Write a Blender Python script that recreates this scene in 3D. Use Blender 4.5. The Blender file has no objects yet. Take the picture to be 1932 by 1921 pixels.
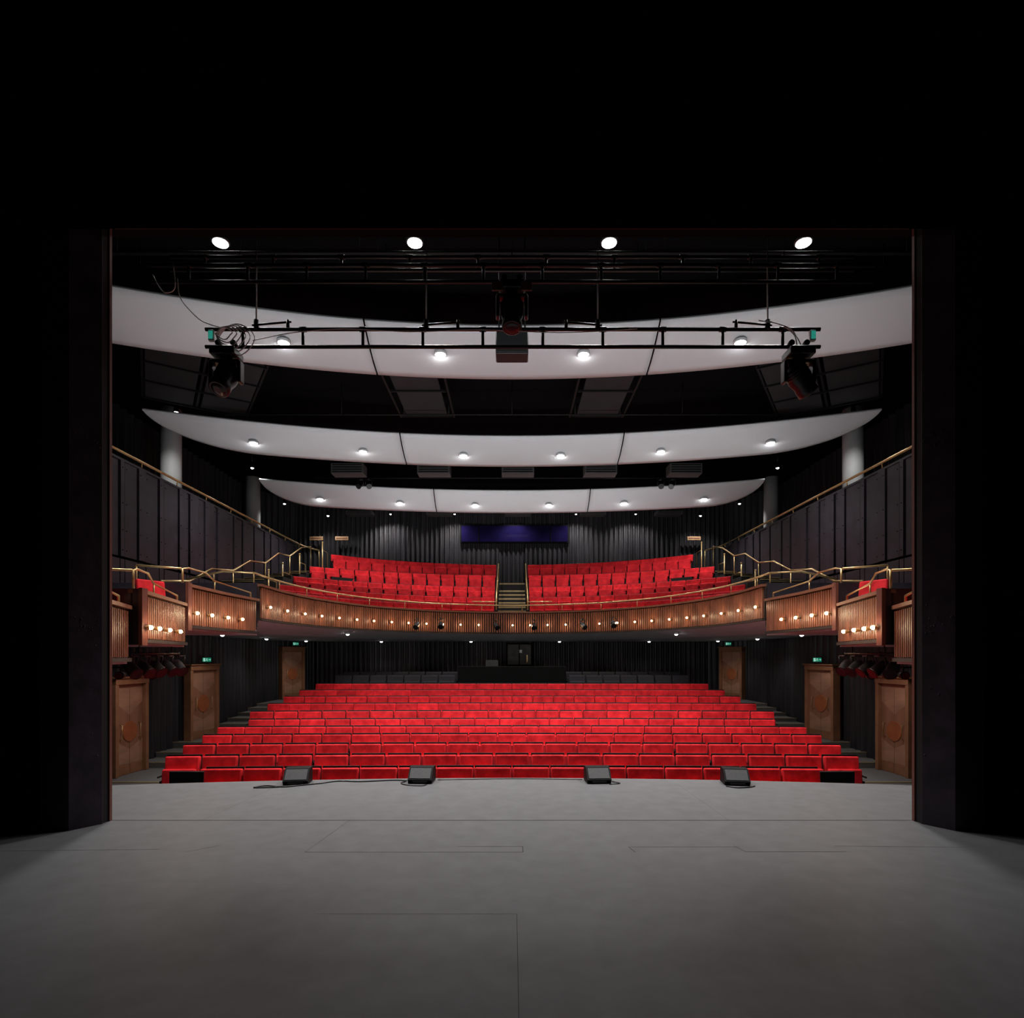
import bpy, bmesh, math, random
from mathutils import Vector, Matrix
random.seed(4)
sc = bpy.context.scene
COL = sc.collection
sc.view_settings.view_transform = 'Standard'
sc.view_settings.look = 'None'
w = bpy.data.worlds.new("world"); sc.world = w; w.use_nodes = True
w.node_tree.nodes['Background'].inputs[0].default_value = (0, 0, 0, 1)
w.node_tree.nodes['Background'].inputs[1].default_value = 0

# ---------------------------------------------------------------- materials
def mat(name, col, rough=0.6, metal=0.0, var=0.15, scale=4.0, emit=0.0, bump=0.0, rnd=0.0, sheen=0.0, spec=0.5, coords='Object', stretch=None, hi=None):
    m = bpy.data.materials.new(name); m.use_nodes = True
    nt = m.node_tree; b = nt.nodes['Principled BSDF']
    b.inputs['Roughness'].default_value = rough
    b.inputs['Metallic'].default_value = metal
    b.inputs['Specular IOR Level'].default_value = spec
    if sheen: b.inputs['Sheen Weight'].default_value = sheen
    tc = nt.nodes.new('ShaderNodeTexCoord')
    mp = nt.nodes.new('ShaderNodeMapping')
    if stretch: mp.inputs['Scale'].default_value = stretch
    nt.links.new(tc.outputs[coords], mp.inputs['Vector'])
    vec = mp.outputs[0]
    if rnd:
        oi = nt.nodes.new('ShaderNodeObjectInfo')
        va = nt.nodes.new('ShaderNodeVectorMath'); va.operation = 'ADD'
        vs = nt.nodes.new('ShaderNodeVectorMath'); vs.operation = 'SCALE'; vs.inputs[0].default_value = (37, 19, 53)
        nt.links.new(oi.outputs['Random'], vs.inputs['Scale']); nt.links.new(vec, va.inputs[0]); nt.links.new(vs.outputs[0], va.inputs[1]); vec = va.outputs[0]
    n = nt.nodes.new('ShaderNodeTexNoise'); n.inputs['Scale'].default_value = scale
    n.inputs['Detail'].default_value = 5
    nt.links.new(vec, n.inputs['Vector'])
    r = nt.nodes.new('ShaderNodeValToRGB')
    r.color_ramp.elements[0].position = 0.3; r.color_ramp.elements[1].position = 0.7
    c = Vector(col[:3])
    lo = c * (1 - var); h = Vector(hi) if hi else c * (1 + var)
    r.color_ramp.elements[0].color = (*lo, 1); r.color_ramp.elements[1].color = (*[min(1, v) for v in h], 1)
    nt.links.new(n.outputs['Fac'], r.inputs['Fac'])
    out = r.outputs['Color']
    if rnd:
        mr = nt.nodes.new('ShaderNodeMapRange'); mr.inputs['To Min'].default_value = 1 - rnd; mr.inputs['To Max'].default_value = 1 + rnd
        nt.links.new(oi.outputs['Random'], mr.inputs['Value'])
        vm = nt.nodes.new('ShaderNodeVectorMath'); vm.operation = 'SCALE'
        nt.links.new(out, vm.inputs[0]); nt.links.new(mr.outputs[0], vm.inputs['Scale'])
        out = vm.outputs[0]
    nt.links.new(out, b.inputs['Base Color'])
    if emit:
        b.inputs['Emission Color'].default_value = (*col[:3], 1)
        b.inputs['Emission Strength'].default_value = emit
    if bump:
        bp = nt.nodes.new('ShaderNodeBump'); bp.inputs['Strength'].default_value = bump; bp.inputs['Distance'].default_value = 0.02
        nt.links.new(n.outputs['Fac'], bp.inputs['Height']); nt.links.new(bp.outputs[0], b.inputs['Normal'])
    return m

M = {}
M['stage'] = mat('stage_floor_paint', (0.158, 0.160, 0.168), 0.5, var=0.09, scale=5.5, bump=0.05, spec=0.25)
M['joint'] = mat('floor_joint', (0.02, 0.02, 0.02), 0.8)
M['black'] = mat('matte_black', (0.006, 0.006, 0.006), 0.9, spec=0.1)
M['void'] = mat('black_masking', (0.0015, 0.0015, 0.0015), 1.0, spec=0.0)
M['ceil'] = mat('ceiling_black', (0.003, 0.003, 0.004), 0.9, spec=0.05)
M['steel'] = mat('black_steel', (0.009, 0.009, 0.010), 0.35, metal=0.0, spec=0.5)
M['darksteel'] = mat('matte_black_steel', (0.006, 0.006, 0.007), 0.6, metal=0.0, spec=0.2)
M['curtain'] = mat('pleated_black_wall', (0.030, 0.028, 0.032), 0.42, var=0.45, scale=2.0, spec=0.5, stretch=(3, 3, 0.3))
M['panel'] = mat('purple_grey_panel', (0.033, 0.027, 0.038), 0.5, var=0.3, scale=3, bump=0.1)
M['jamb'] = mat('dark_purple_jamb', (0.034, 0.023, 0.038), 0.5, var=0.45, scale=5, bump=0.5)
M['jambdark'] = mat('jamb_recess', (0.003, 0.0025, 0.003), 0.8)
M['copper'] = mat('copper_brown_trim', (0.18, 0.065, 0.048), 0.5, var=0.1)
M['white'] = mat('reflector_white', (0.60, 0.63, 0.655), 0.6, var=0.02, scale=1.0)
M['grey'] = mat('soffit_grey', (0.52, 0.53, 0.56), 0.7, var=0.04)
M['column'] = mat('column_white', (0.6, 0.62, 0.62), 0.6, var=0.04)
M['red'] = mat('red_velvet', (0.64, 0.008, 0.016), 0.7, var=0.25, scale=6.0, rnd=0.16, sheen=0.03, bump=0.15, spec=0.2, hi=(0.88, 0.024, 0.034))
M['redrows'] = mat('red_velvet_rows', (0.64, 0.008, 0.016), 0.7, var=0.25, scale=4.0, sheen=0.03, bump=0.15, spec=0.2, hi=(0.88, 0.024, 0.034))
M['frame'] = mat('seat_frame_black', (0.008, 0.007, 0.008), 0.55, spec=0.3)
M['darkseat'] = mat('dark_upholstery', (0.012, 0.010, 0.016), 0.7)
M['slat'] = mat('wood_slat', (0.24, 0.085, 0.048), 0.45, var=0.35, scale=6, stretch=(1, 1, 0.3))
M['slatback'] = mat('slat_backing', (0.02, 0.010, 0.008), 0.8)
M['cap'] = mat('cap_rail_wood', (0.22, 0.09, 0.055), 0.4)
M['brass'] = mat('brushed_brass', (0.80, 0.55, 0.25), 0.34, metal=0.65, var=0.1)
M['nosing'] = mat('brass_nosing', (0.42, 0.30, 0.14), 0.5, metal=0.2, var=0.1)
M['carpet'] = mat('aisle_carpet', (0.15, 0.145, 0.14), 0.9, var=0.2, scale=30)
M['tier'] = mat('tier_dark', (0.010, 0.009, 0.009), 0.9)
M['wood'] = mat('door_veneer', (0.38, 0.17, 0.10), 0.45, var=0.2, scale=5, stretch=(1, 1, 0.2))
M['wood2'] = mat('door_veneer_light', (0.50, 0.26, 0.165), 0.45, var=0.2, scale=5, stretch=(0.3, 1, 1))
M['wood3'] = mat('door_inlay', (0.46, 0.13, 0.05), 0.4, var=0.15, scale=6)
M['woodframe'] = mat('door_frame_wood', (0.36, 0.16, 0.08), 0.5, var=0.2)
M['lamp'] = mat('lamp_white', (1.0, 0.98, 0.96), 0.5, var=0, emit=60)
M['lampsmall'] = mat('lamp_white_soft', (1.0, 0.98, 0.96), 0.5, var=0, emit=20)
M['bulb'] = mat('bulb_warm', (1.0, 0.72, 0.44), 0.5, var=0, emit=9)
M['green'] = mat('exit_green', (0.0, 0.25, 0.15), 0.5, var=0, emit=0.5)
M['signwhite'] = mat('exit_white', (0.5, 0.9, 0.75), 0.5, var=0, emit=0.5)
M['teal'] = mat('led_teal', (0.05, 0.55, 0.42), 0.5, var=0.3, scale=40, emit=0.35)
M['chrome'] = mat('bright_steel', (0.9, 0.9, 0.9), 0.4, metal=0.0, var=0.03, spec=0.8)
M['cable'] = mat('pale_cable', (0.8, 0.8, 0.8), 0.5)
M['lens'] = mat('glass_lens', (0.015, 0.015, 0.02), 0.25, spec=0.5)
M['redlens'] = mat('red_gel', (0.14, 0.008, 0.014), 0.4)
M['blueglass'] = mat('booth_glass', (0.007, 0.005, 0.032), 0.06, var=0.3, scale=2, emit=0.0, spec=0.8)
M['catwalk'] = mat('catwalk_grey', (0.016, 0.016, 0.018), 0.7, spec=.3)
M['vent'] = mat('vent_grey', (0.05, 0.05, 0.05), 0.6)
M['boxgrey'] = mat('speaker_face_grey', (0.05, 0.058, 0.06), 0.7, var=.05)
M['grille'] = mat('wedge_grille', (0.08, 0.08, 0.085), 0.5, var=0.2, scale=90)
M['plaque'] = mat('wood_plaque', (0.45, 0.27, 0.14), 0.4)
M['glow'] = mat('dim_room', (0.05, 0.048, 0.045), 0.7, var=0.5, scale=3, emit=0.06)
M['paper'] = mat('pale_panel', (0.5, 0.5, 0.48), 0.7, emit=0.1)

# ---------------------------------------------------------------- mesh builder
class MB:
    def __init__(s): s.bm = bmesh.new()
    def box(s, c, d, rot=None, mi=0, bev=0.0):
        c = Vector(c); vs = []
        for x in (-.5, .5):
            for y in (-.5, .5):
                for z in (-.5, .5):
                    v = Vector((x*d[0], y*d[1], z*d[2]))
                    if rot is not None: v = rot @ v
                    vs.append(s.bm.verts.new(c+v))
        fs = []
        for f in ((0,1,3,2),(4,6,7,5),(0,4,5,1),(2,3,7,6),(0,2,6,4),(1,5,7,3)):
            fc = s.bm.faces.new([vs[i] for i in f]); fc.material_index = mi; fs.append(fc)
        if bev:
            es = list({e for f in fs for e in f.edges})
            r = bmesh.ops.bevel(s.bm, geom=es, offset=bev, segments=3, affect='EDGES', profile=0.5)
            for f in r['faces']: f.material_index = mi; f.smooth = True
        return s
    def prism(s, poly, z0, z1, mi=0):
        a = [s.bm.verts.new((p[0], p[1], z0)) for p in poly]
        b = [s.bm.verts.new((p[0], p[1], z1)) for p in poly]
        n = len(poly)
        fs = [s.bm.faces.new(a), s.bm.faces.new(b[::-1])]
        for i in range(n):
            fs.append(s.bm.faces.new((a[i], b[i], b[(i+1) % n], a[(i+1) % n])))
        for f in fs: f.material_index = mi
        return s
    def cyl(s, p0, p1, r, n=10, r2=None, mi=0, caps=True):
        p0 = Vector(p0); p1 = Vector(p1); r2 = r if r2 is None else r2
        q = (p1-p0).to_track_quat('Z', 'Y').to_matrix()
        A = []; B = []
        for i in range(n):
            a = 2*math.pi*i/n; d = q @ Vector((math.cos(a), math.sin(a), 0))
            A.append(s.bm.verts.new(p0+d*r)); B.append(s.bm.verts.new(p1+d*r2))
        for i in range(n):
            f = s.bm.faces.new((A[i], A[(i+1) % n], B[(i+1) % n], B[i])); f.material_index = mi; f.smooth = True
        if caps:
            f = s.bm.faces.new(A[::-1]); f.material_index = mi
            f = s.bm.faces.new(B); f.material_index = mi
        return s
    def lathe(s, p0, axis, prof, n=16, mi=0):
        p0 = Vector(p0); q = Vector(axis).normalized().to_track_quat('Z', 'Y').to_matrix()
        rings = []
        for (r, h) in prof:
            rings.append([s.bm.verts.new(p0 + q @ Vector((r*math.cos(2*math.pi*i/n), r*math.sin(2*math.pi*i/n), h))) for i in range(n)])
        for a, b in zip(rings, rings[1:]):
            for i in range(n):
                f = s.bm.faces.new((a[i], a[(i+1) % n], b[(i+1) % n], b[i])); f.material_index = mi; f.smooth = True
        f = s.bm.faces.new(rings[0][::-1]); f.material_index = mi
        f = s.bm.faces.new(rings[-1]); f.material_index = mi
        return s
    def tube(s, pts, r, n=8, mi=0):
        pts = [Vector(p) for p in pts]; rings = []
        up = Vector((0, 0, 1))
        for i, p in enumerate(pts):
            d = (pts[min(i+1, len(pts)-1)] - pts[max(i-1, 0)]).normalized()
            u = d.cross(up)
            if u.length < 0.05: u = d.cross(Vector((1, 0.01, 0)))
            u.normalize(); v = d.cross(u).normalized()
            rings.append([s.bm.verts.new(p + (u*math.cos(2*math.pi*k/n) + v*math.sin(2*math.pi*k/n))*r) for k in range(n)])
        for a, b in zip(rings, rings[1:]):
            best = min(range(n), key=lambda o: (a[0].co-b[o].co).length)
            for k in range(n):
                f = s.bm.faces.new((a[k], a[(k+1) % n], b[(k+1+best) % n], b[(k+best) % n])); f.material_index = mi; f.smooth = True
        s.bm.faces.new(rings[0][::-1]).material_index = mi; s.bm.faces.new(rings[-1]).material_index = mi
        return s
    def sphere(s, c, r, mi=0, n=12):
        g = bmesh.ops.create_uvsphere(s.bm, u_segments=n, v_segments=max(6, n//2), radius=r, matrix=Matrix.Translation(Vector(c)))
        for v in g['verts']:
            for f in v.link_faces: f.material_index = mi; f.smooth = True
        return s
    def quad(s, ps, mi=0, smooth=False):
        f = s.bm.faces.new([s.bm.verts.new(p) for p in ps]); f.material_index = mi; f.smooth = smooth
        return s
    def sweep(s, pts, o0, o1, z0, z1, mi=0):
        nr = normals(pts); R = []
        for p, n in zip(pts, nr):
            R.append([s.bm.verts.new((p[0]+n[0]*o, p[1]+n[1]*o, z)) for o, z in ((o0, z0), (o1, z0), (o1, z1), (o0, z1))])
        for a, b in zip(R, R[1:]):
            for k in range(4):
                f = s.bm.faces.new((a[k], a[(k+1) % 4], b[(k+1) % 4], b[k])); f.material_index = mi
        s.bm.faces.new(R[0]).material_index = mi; s.bm.faces.new(R[-1][::-1]).material_index = mi
        return s
    def obj(s, name, mats, parent=None):
        bmesh.ops.recalc_face_normals(s.bm, faces=s.bm.faces)
        me = bpy.data.meshes.new(name); s.bm.to_mesh(me); s.bm.free()
        if not isinstance(mats, (list, tuple)): mats = [mats]
        for m in mats: me.materials.append(m)
        o = bpy.data.objects.new(name, me); COL.objects.link(o)
        if parent is not None: o.parent = parent
        return o

def normals(pts):
    out = []
    for i in range(len(pts)):
        a = pts[max(i-1, 0)]; b = pts[min(i+1, len(pts)-1)]
        d = Vector((b[0]-a[0], b[1]-a[1])).normalized()
        out.append((d.y, -d.x))
    return out
def catmull(P, n=10):
    P = [Vector((p[0], p[1])) for p in P]; Q = [P[0]*2-P[1]] + P + [P[-1]*2-P[-2]]; out = []
    for i in range(1, len(Q)-2):
        for k in range(n):
            t = k/n; a, b, c, d = Q[i-1], Q[i], Q[i+1], Q[i+2]
            out.append(0.5*((2*b)+(-a+c)*t+(2*a-5*b+4*c-d)*t*t+(-a+3*b-3*c+d)*t**3))
    out.append(Q[-2]); return [(v.x, v.y) for v in out]
def resample(pts, step):
    out = [pts[0]]; acc = 0
    for a, b in zip(pts, pts[1:]):
        L = math.dist(a, b); d = step-acc
        while d <= L:
            t = d/L; out.append((a[0]+(b[0]-a[0])*t, a[1]+(b[1]-a[1])*t)); d += step
        acc = (acc+L) % step if L else acc
    return out
def mir(pts): return [(-p[0], p[1]) for p in pts][::-1]
def T(o, label, cat, group=None):
    o['label'] = label; o['category'] = cat
    if group: o['group'] = group
    return o
def S(o, label=None):
    o['kind'] = 'structure'
    if label: o['label'] = label
    return o
def copy_thing(root, loc, rotz, group=None, scale=None):
    c = root.copy(); COL.objects.link(c); c.location = loc; c.rotation_euler = (0, 0, rotz)
    for ch in root.children:
        k = ch.copy(); COL.objects.link(k); k.parent = c
        for g in ch.children:
            q = g.copy(); COL.objects.link(q); q.parent = k
    return c

def spot(name, loc, target, energy, angle=120, size=0.08, color=(1, 0.97, 0.94), blend=0.6, parent=None):
    l = bpy.data.lights.new(name, 'SPOT'); l.energy = energy; l.spot_size = math.radians(angle); l.spot_blend = blend
    l.shadow_soft_size = size; l.color = color
    o = bpy.data.objects.new(name, l); COL.objects.link(o)
    o.location = loc; d = Vector(target)-Vector(loc)
    o.rotation_euler = d.to_track_quat('-Z', 'Y').to_euler()
    if parent is not None:
        o.parent = parent; o.location = Vector(loc)-parent.location
    return o
CZ = 8.79
# ---------------------------------------------------------------- camera
cam = bpy.data.cameras.new('camera'); co = bpy.data.objects.new('camera', cam); COL.objects.link(co)
co.location = (0, 0, 1.6); co.rotation_euler = (math.pi/2, 0, 0)
cam.sensor_fit = 'HORIZONTAL'; cam.sensor_width = 36; cam.lens = 36*1100/1932
cam.shift_y = 275.5/1932; cam.clip_end = 200; cam.clip_start = 0.05
sc.camera = co

# ---------------------------------------------------------------- stage
b = MB()
edge = [(-9, 6.2), (-6.5, 6.8), (-4.88, 7.16), (-3.2, 7.4), (-1.6, 7.54), (0, 7.59), (1.6, 7.54), (3.2, 7.4), (4.88, 7.16), (6.5, 6.8), (9, 6.2)]
edge = catmull(edge, 4)
b.prism([(-9, -3)] + edge + [(9, -3)], -1.1, 0, 0)
def jl(x0, y0, x1, y1, wd=0.006):
    d = Vector((x1-x0, y1-y0)); n = Vector((-d.y, d.x)).normalized()*wd/2
    b.quad([(x0+n.x, y0+n.y, .001), (x1+n.x, y1+n.y, .001), (x1-n.x, y1-n.y, .001), (x0-n.x, y0-n.y, .001)], 1)
jl(-3.9, 5.64, 3.9, 5.64, 0.016)
jl(-1.68, 4.73, 0.09, 4.73); jl(-1.68, 4.73, -1.57, 5.64, .003); jl(0.09, 4.73, 0.09, 4.87); jl(-.45, 4.87, .09, 4.87, .004)
jl(0.97, 4.86, 1.9, 4.86, .004); jl(0.97, 4.86, 1.0, 4.73); jl(1.9, 4.74, 2.72, 4.74); jl(1.86, 4.88, 1.9, 4.74); jl(2.7, 4.88, 3.8, 4.85, .004)
jl(-2.65, 4.73, -2.45, 4.9, .004); jl(-4.4, 4.75, -2.9, 4.8, .004); jl(-1.2, 3.6, .03, 3.6, .002); jl(.03, 2.2, .03, 3.6, .003); jl(-3, 5.64, -2.85, 7.2, .002); jl(2.1, 5.64, 2.05, 7.2, .002)
S(b.obj('floor_stage', [M['stage'], M['joint']]), 'grey painted stage floor with joint lines')
b = MB()
for sx in (-1, 1):
    b.box((sx*(4.08+5), 5.8, 4), (10, .12, 12))
b.box((0, 5.8, 7.9), (8.2, .12, 4.2))
S(b.obj('wall_front', M['black']), 'black proscenium wall around the stage opening')
for sx in (-1, 1):
    nm = 'left' if sx < 0 else 'right'
    b = MB()
    poly = [(-4.03, 5.30), (-3.88, 5.52), (-3.91, 5.62), (-4.08, 5.735), (-4.7, 5.735), (-4.7, 5.30)]
    poly2 = [(sx*-p[0], p[1]) for p in poly]
    b.prism(poly2, 0, 8, 0)
    b.box((sx*3.885, 5.572, 4), (.006, .085, 7.98), mi=1)
    for k in range(60):
        z = random.choice((random.uniform(.4, 5.2), 1.85, 3.65, 3.6, 1.9)); t = random.uniform(.05, .95)
        x = 4.03-.15*t; y = 5.30+.22*t
        b.sphere((sx*x, y, z+random.uniform(-.05, .05)), random.uniform(.004, .009), mi=0, n=6)
    o = b.obj('wall_jamb_'+nm, [M['jamb'], M['jambdark']]); S(o, 'dark purple splayed proscenium side')
    b = MB(); b.box((sx*3.887, 5.625, 3.0), (.034, .035, 6.0))
    S(b.obj('trim_jamb_'+nm, M['copper']), 'copper brown edge strip of the proscenium')
    b = MB()
    pl = [(sx*4.03, 5.33), (sx*6, 5.10), (sx*9, 4.7), (sx*9, 4.75), (sx*6, 5.16), (sx*4.03, 5.39)]
    b.prism(pl, 0, 9.5)
    S(b.obj('wall_masking_'+nm, M['void']), 'black masking wall at the side of the stage')
b = MB(); b.box((0, 5.66, 5.765), (7.74, .04, .03))
S(b.obj('trim_header', M['copper']), 'thin copper strip along proscenium head')
b = MB(); b.box((0, 5.27, 7.5), (18, .06, 4.05))
S(b.obj('wall_border', M['void']), 'black border above the stage opening')

# ---------------------------------------------------------------- auditorium floors
b = MB()
b.box((0, 16, -1.2), (18.6, 22, .2))
S(b.obj('floor_stalls', M['carpet']), 'dark auditorium floor')
rowsY = [8.5+.92*k for k in range(11)]
tops = [-.05, -.02, .02, .065, .105, .16, .25, .36, .475, .59, .73]
SH = 0.95
halfw = [4.48, 5.57, 5.8, 5.94, 6.11, 6.24, 6.28, 6.23, 6.2, 6.1, 5.95]
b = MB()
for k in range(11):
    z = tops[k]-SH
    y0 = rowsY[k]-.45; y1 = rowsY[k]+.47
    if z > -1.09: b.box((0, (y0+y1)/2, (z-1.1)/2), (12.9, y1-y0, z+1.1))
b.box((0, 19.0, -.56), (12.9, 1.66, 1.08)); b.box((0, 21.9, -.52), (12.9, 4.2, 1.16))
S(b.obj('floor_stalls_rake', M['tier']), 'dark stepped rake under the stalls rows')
steps = [(13.95, -.98), (14.7, -.86), (15.4, -.71), (17.0, -.60), (17.7, -.50), (18.4, -.40), (19.1, -.30), (19.8, -.20), (20.5, -.11)]
for sx in (-1, 1):
    b = MB()
    for i, (y, z) in enumerate(steps):
        y1 = steps[i+1][0] if i+1 < len(steps) else 24.2
        b.box((sx*7.73, (y+y1)/2, (z-1.1)/2), (2.5, y1-y, z+1.1), mi=0)
        b.box((sx*7.73, y+.02, z+.004), (2.5, .05, .012), mi=1)
    b.box((sx*6.9, 10.5, -1.095), (.9, .05, .012), mi=1)
    b.box((sx*7.3, 12.3, -1.09), (3.0, .05, .02), mi=1)
    S(b.obj('floor_aisle_'+('left' if sx < 0 else 'right'), [M['carpet'], M['nosing']]), 'carpeted side aisle steps with brass nosings')
    b = MB(); b.box((sx*4.80, 8.62, -.60), (.52, .04, .96), bev=.01)
    for xx_ in (4.57, 4.80, 5.03): b.box((sx*xx_, 8.74, -.62), (.035, .24, .92), bev=.01)
    T(b.obj('low_partition', M['frame']), 'low black partition beside the front row of seats', 'partition', 'front row partitions')

# ---------------------------------------------------------------- pleated walls
def pleat(name, poly, z0, z1, amp=.06, wl=.2, m=None):
    pts = resample(poly, wl/8); nr = normals(pts); b = MB(); prev = None
    for i, (p, n) in enumerate(zip(pts, nr)):
        ph = (i % 8)/8*2*math.pi
        a = amp*(math.sin(ph)+.35*math.sin(2*ph+.6))*(1+.3*math.sin(i*.037)+.25*math.sin(i*.11))
        q = (p[0]+n[0]*a, p[1]+n[1]*a)
        cur = (b.bm.verts.new((q[0], q[1], z0)), b.bm.verts.new((q[0], q[1], z1)))
        if prev:
            f = b.bm.faces.new((prev[0], cur[0], cur[1], prev[1])); f.smooth = True
        prev = cur
    return S(b.obj(name, m or M['curtain']), 'black vertically pleated wall lining')
lowleft = [(-8.97, 5.9), (-8.97, 15.5), (-8.78, 16.95), (-9.1, 17.3), (-9.1, 22.3), (-8.5, 23.7), (-8.1, 24.15)]
pleat('wall_left', lowleft, -1.15, 2.7, .065, .26)
pleat('wall_right', mir(lowleft), -1.15, 2.7, .065, .26)
pleat('wall_back', [(-8.1, 24.15), (8.1, 24.15)], -.2, 2.3)
upl = [(-11.4, 5.9), (-11.4, 24.5), (-10.2, 27.4)]
pleat('wall_left_upper', upl, 4.5, 8.8, .09, .36)
pleat('wall_right_upper', mir(upl), 4.5, 8.8, .09, .36)
pleat('wall_back_upper', [(-10.2, 27.4), (-.62, 27.4)], 3, 8.8, .06, .22)
pleat('wall_back_upper_right', [(.62, 27.4), (10.2, 27.4)], 3, 8.8, .06, .22)
pleat('wall_back_recess', [(-.64, 27.5), (.64, 27.5)], 3, 8.8, .05, .22)
b = MB(); b.box((0, 16.8, 8.85), (23.2, 22.2, .1)); S(b.obj('ceiling', M['ceil']), 'black auditorium ceiling')

# ---------------------------------------------------------------- balcony curve
half = [(-5.66, 13.05), (-5.68, 14.6), (-5.42, 16.5), (-4.55, 18.7), (-3.1, 20.4), (-1.6, 21.2), (0, 21.5)]
CURVE = catmull(half + [(-p[0], p[1]) for p in half[:-1]][::-1], 8)
ZB0, ZB1 = 2.4, 3.14
def offset(pts, o):
    return [(p[0]+n[0]*o, p[1]+n[1]*o) for p, n in zip(pts, normals(pts))]

b = MB(); nr = normals(CURVE)
inner = [(p[0]-n[0]*.85, p[1]-n[1]*.85) for p, n in zip(CURVE, nr)]
for i in range(len(CURVE)-1):
    b.quad([(*CURVE[i], ZB0-.03), (*CURVE[i+1], ZB0-.03), (*inner[i+1], 2.16), (*inner[i], 2.16)], 0, True)
for i in range(len(inner)-1):
    p, q = inner[i], inner[i+1]
    if abs(p[0]) < .01 or p[0]*q[0] >= 0:
        s = -1 if (p[0]+q[0]) < 0 else 1
        if abs(p[1]-q[1]) > 1e-4:
            b.quad([(*p, 2.16), (*q, 2.16), (s*9.05, q[1], 2.16), (s*9.05, p[1], 2.16)], 0)
ym = max(p[1] for p in inner)
b.quad([(-9.05, ym-.02, 2.158), (9.05, ym-.02, 2.158), (9.05, 24.2, 2.158), (-9.05, 24.2, 2.158)], 0)
bmesh.ops.remove_doubles(b.bm, verts=b.bm.verts, dist=.0005)
S(b.obj('ceiling_under_balcony', M['grey']), 'pale grey soffit beneath the balcony')

def slat_front(name, pts, z0, z1, label, cat, brk=None):
    b = MB(); b.sweep(pts, -.10, 0, z0, z1)
    root = b.obj(name, M['slatback']); T(root, label, cat)
    b = MB()
    sp = resample(pts, .085); nn = normals(sp)
    for p, n in zip(sp[1:-1], nn[1:-1]):
        a = math.atan2(n[1], n[0])
        b.box((p[0]+n[0]*.025, p[1]+n[1]*.025, (z0+z1)/2), (.045, .042, z1-z0-.06), rot=Matrix.Rotation(a, 3, 'Z'))
    b.obj('slats', M['slat'], parent=root)
    b = MB(); b.sweep(pts, -.13, .07, z1, z1+.05); b.obj('cap_rail', M['cap'], parent=root)
    b = MB(); b.sweep(pts, -.11, .06, z0-.03, z0+.02); b.obj('bottom_trim', M['slatback'], parent=root)
    return root
main_front = slat_front('curved_balcony', CURVE, ZB0, ZB1, 'curved balcony front clad in vertical brown timber slats', 'balcony')
b = MB()
rc = offset(CURVE, -.12)
b.tube([(p[0], p[1], 3.44) for p in rc], .022)
ps = resample(rc, 1.5)
for p in ps: b.cyl((p[0], p[1], ZB1+.04), (p[0], p[1], 3.44), .012)
b.obj('guard_rail', M['brass'], parent=main_front)

boxes = [
    ([(-4.6, 6.2), (-5.25, 7.95)], 1.54, 2.22),
    ([(-5.12, 8.0), (-5.40, 9.0), (-5.73, 10.18)], 1.80, 2.45),
    ([(-5.71, 10.2), (-5.76, 11.6), (-5.69, 13.0)], 2.10, 2.80)]
for i, (pts, z0, z1) in enumerate(boxes):
    for sx in (-1, 1):
        P = pts if sx < 0 else mir(pts)
        f = slat_front('theatre_box', P, z0, z1, 'side box clad in brown timber slats with brass rail', 'theatre box')
        f['group'] = 'side boxes'
        ys = pts[0][1]; ye = pts[-1][1]; x0 = pts[0][0]
        b = MB()
        sl = [(p[0]*-sx, p[1]) for p in pts]
        b.prism(sl + [(sx*8.69, ye), (sx*8.69, ys)], z0-.06, z0+.06)
        b.obj('box_floor', M['grey'], parent=f)
        b = MB()
        b.box((sx*(abs(x0)+8.69)/2, ys+.03, (z0+z1)/2+.0), (8.69-abs(x0)+.10, .10, z1-z0+.12), mi=0)
        b.box((sx*(abs(x0)-.04), ys+.03, (z0+z1)/2), (.05, .12, z1-z0+.14), mi=1)
        b.obj('box_end_wall', [M['panel'], M['copper']], parent=f)
        b = MB(); PP = [(p[0]*-sx, p[1]) for p in pts]
        y0 = PP[0][1]; y1 = PP[-1][1]
        xx = lambda t: PP[0][0]+(PP[-1][0]-PP[0][0])*t + sx*.10
        pr = [(0.03, z1+.02), (0.03, z1+.32), (0.10, z1+.36), (.3, z1+.36), (.42, z1+.24), (.97, z1+.18), (.97, z1+.02)]
        b.tube([(xx(t), y0+(y1-y0)*t, z) for t, z in pr], .018)
        b.cyl((xx(.42), y0+(y1-y0)*.42, z1+.02), (xx(.42), y0+(y1-y0)*.42, z1+.24), .012)
        yn = y0+.05
        b.tube([(xx(.03), yn, z1+.32), (sx*6.6, yn, z1+.38)], .018)
        b.cyl((sx*6.6, yn, z1+.05), (sx*6.6, yn, z1+.38), .014)
        b.obj('guard_rail', M['brass'], parent=f)
for sx in (-1, 1):
    b = MB(); b.box((sx*7.2, 13.06, 2.72), (3.0, .10, .98))
    o = b.obj('wall_balcony_end_'+('left' if sx < 0 else 'right'), M['panel']); S(o, 'dark end wall of the balcony')

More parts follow.
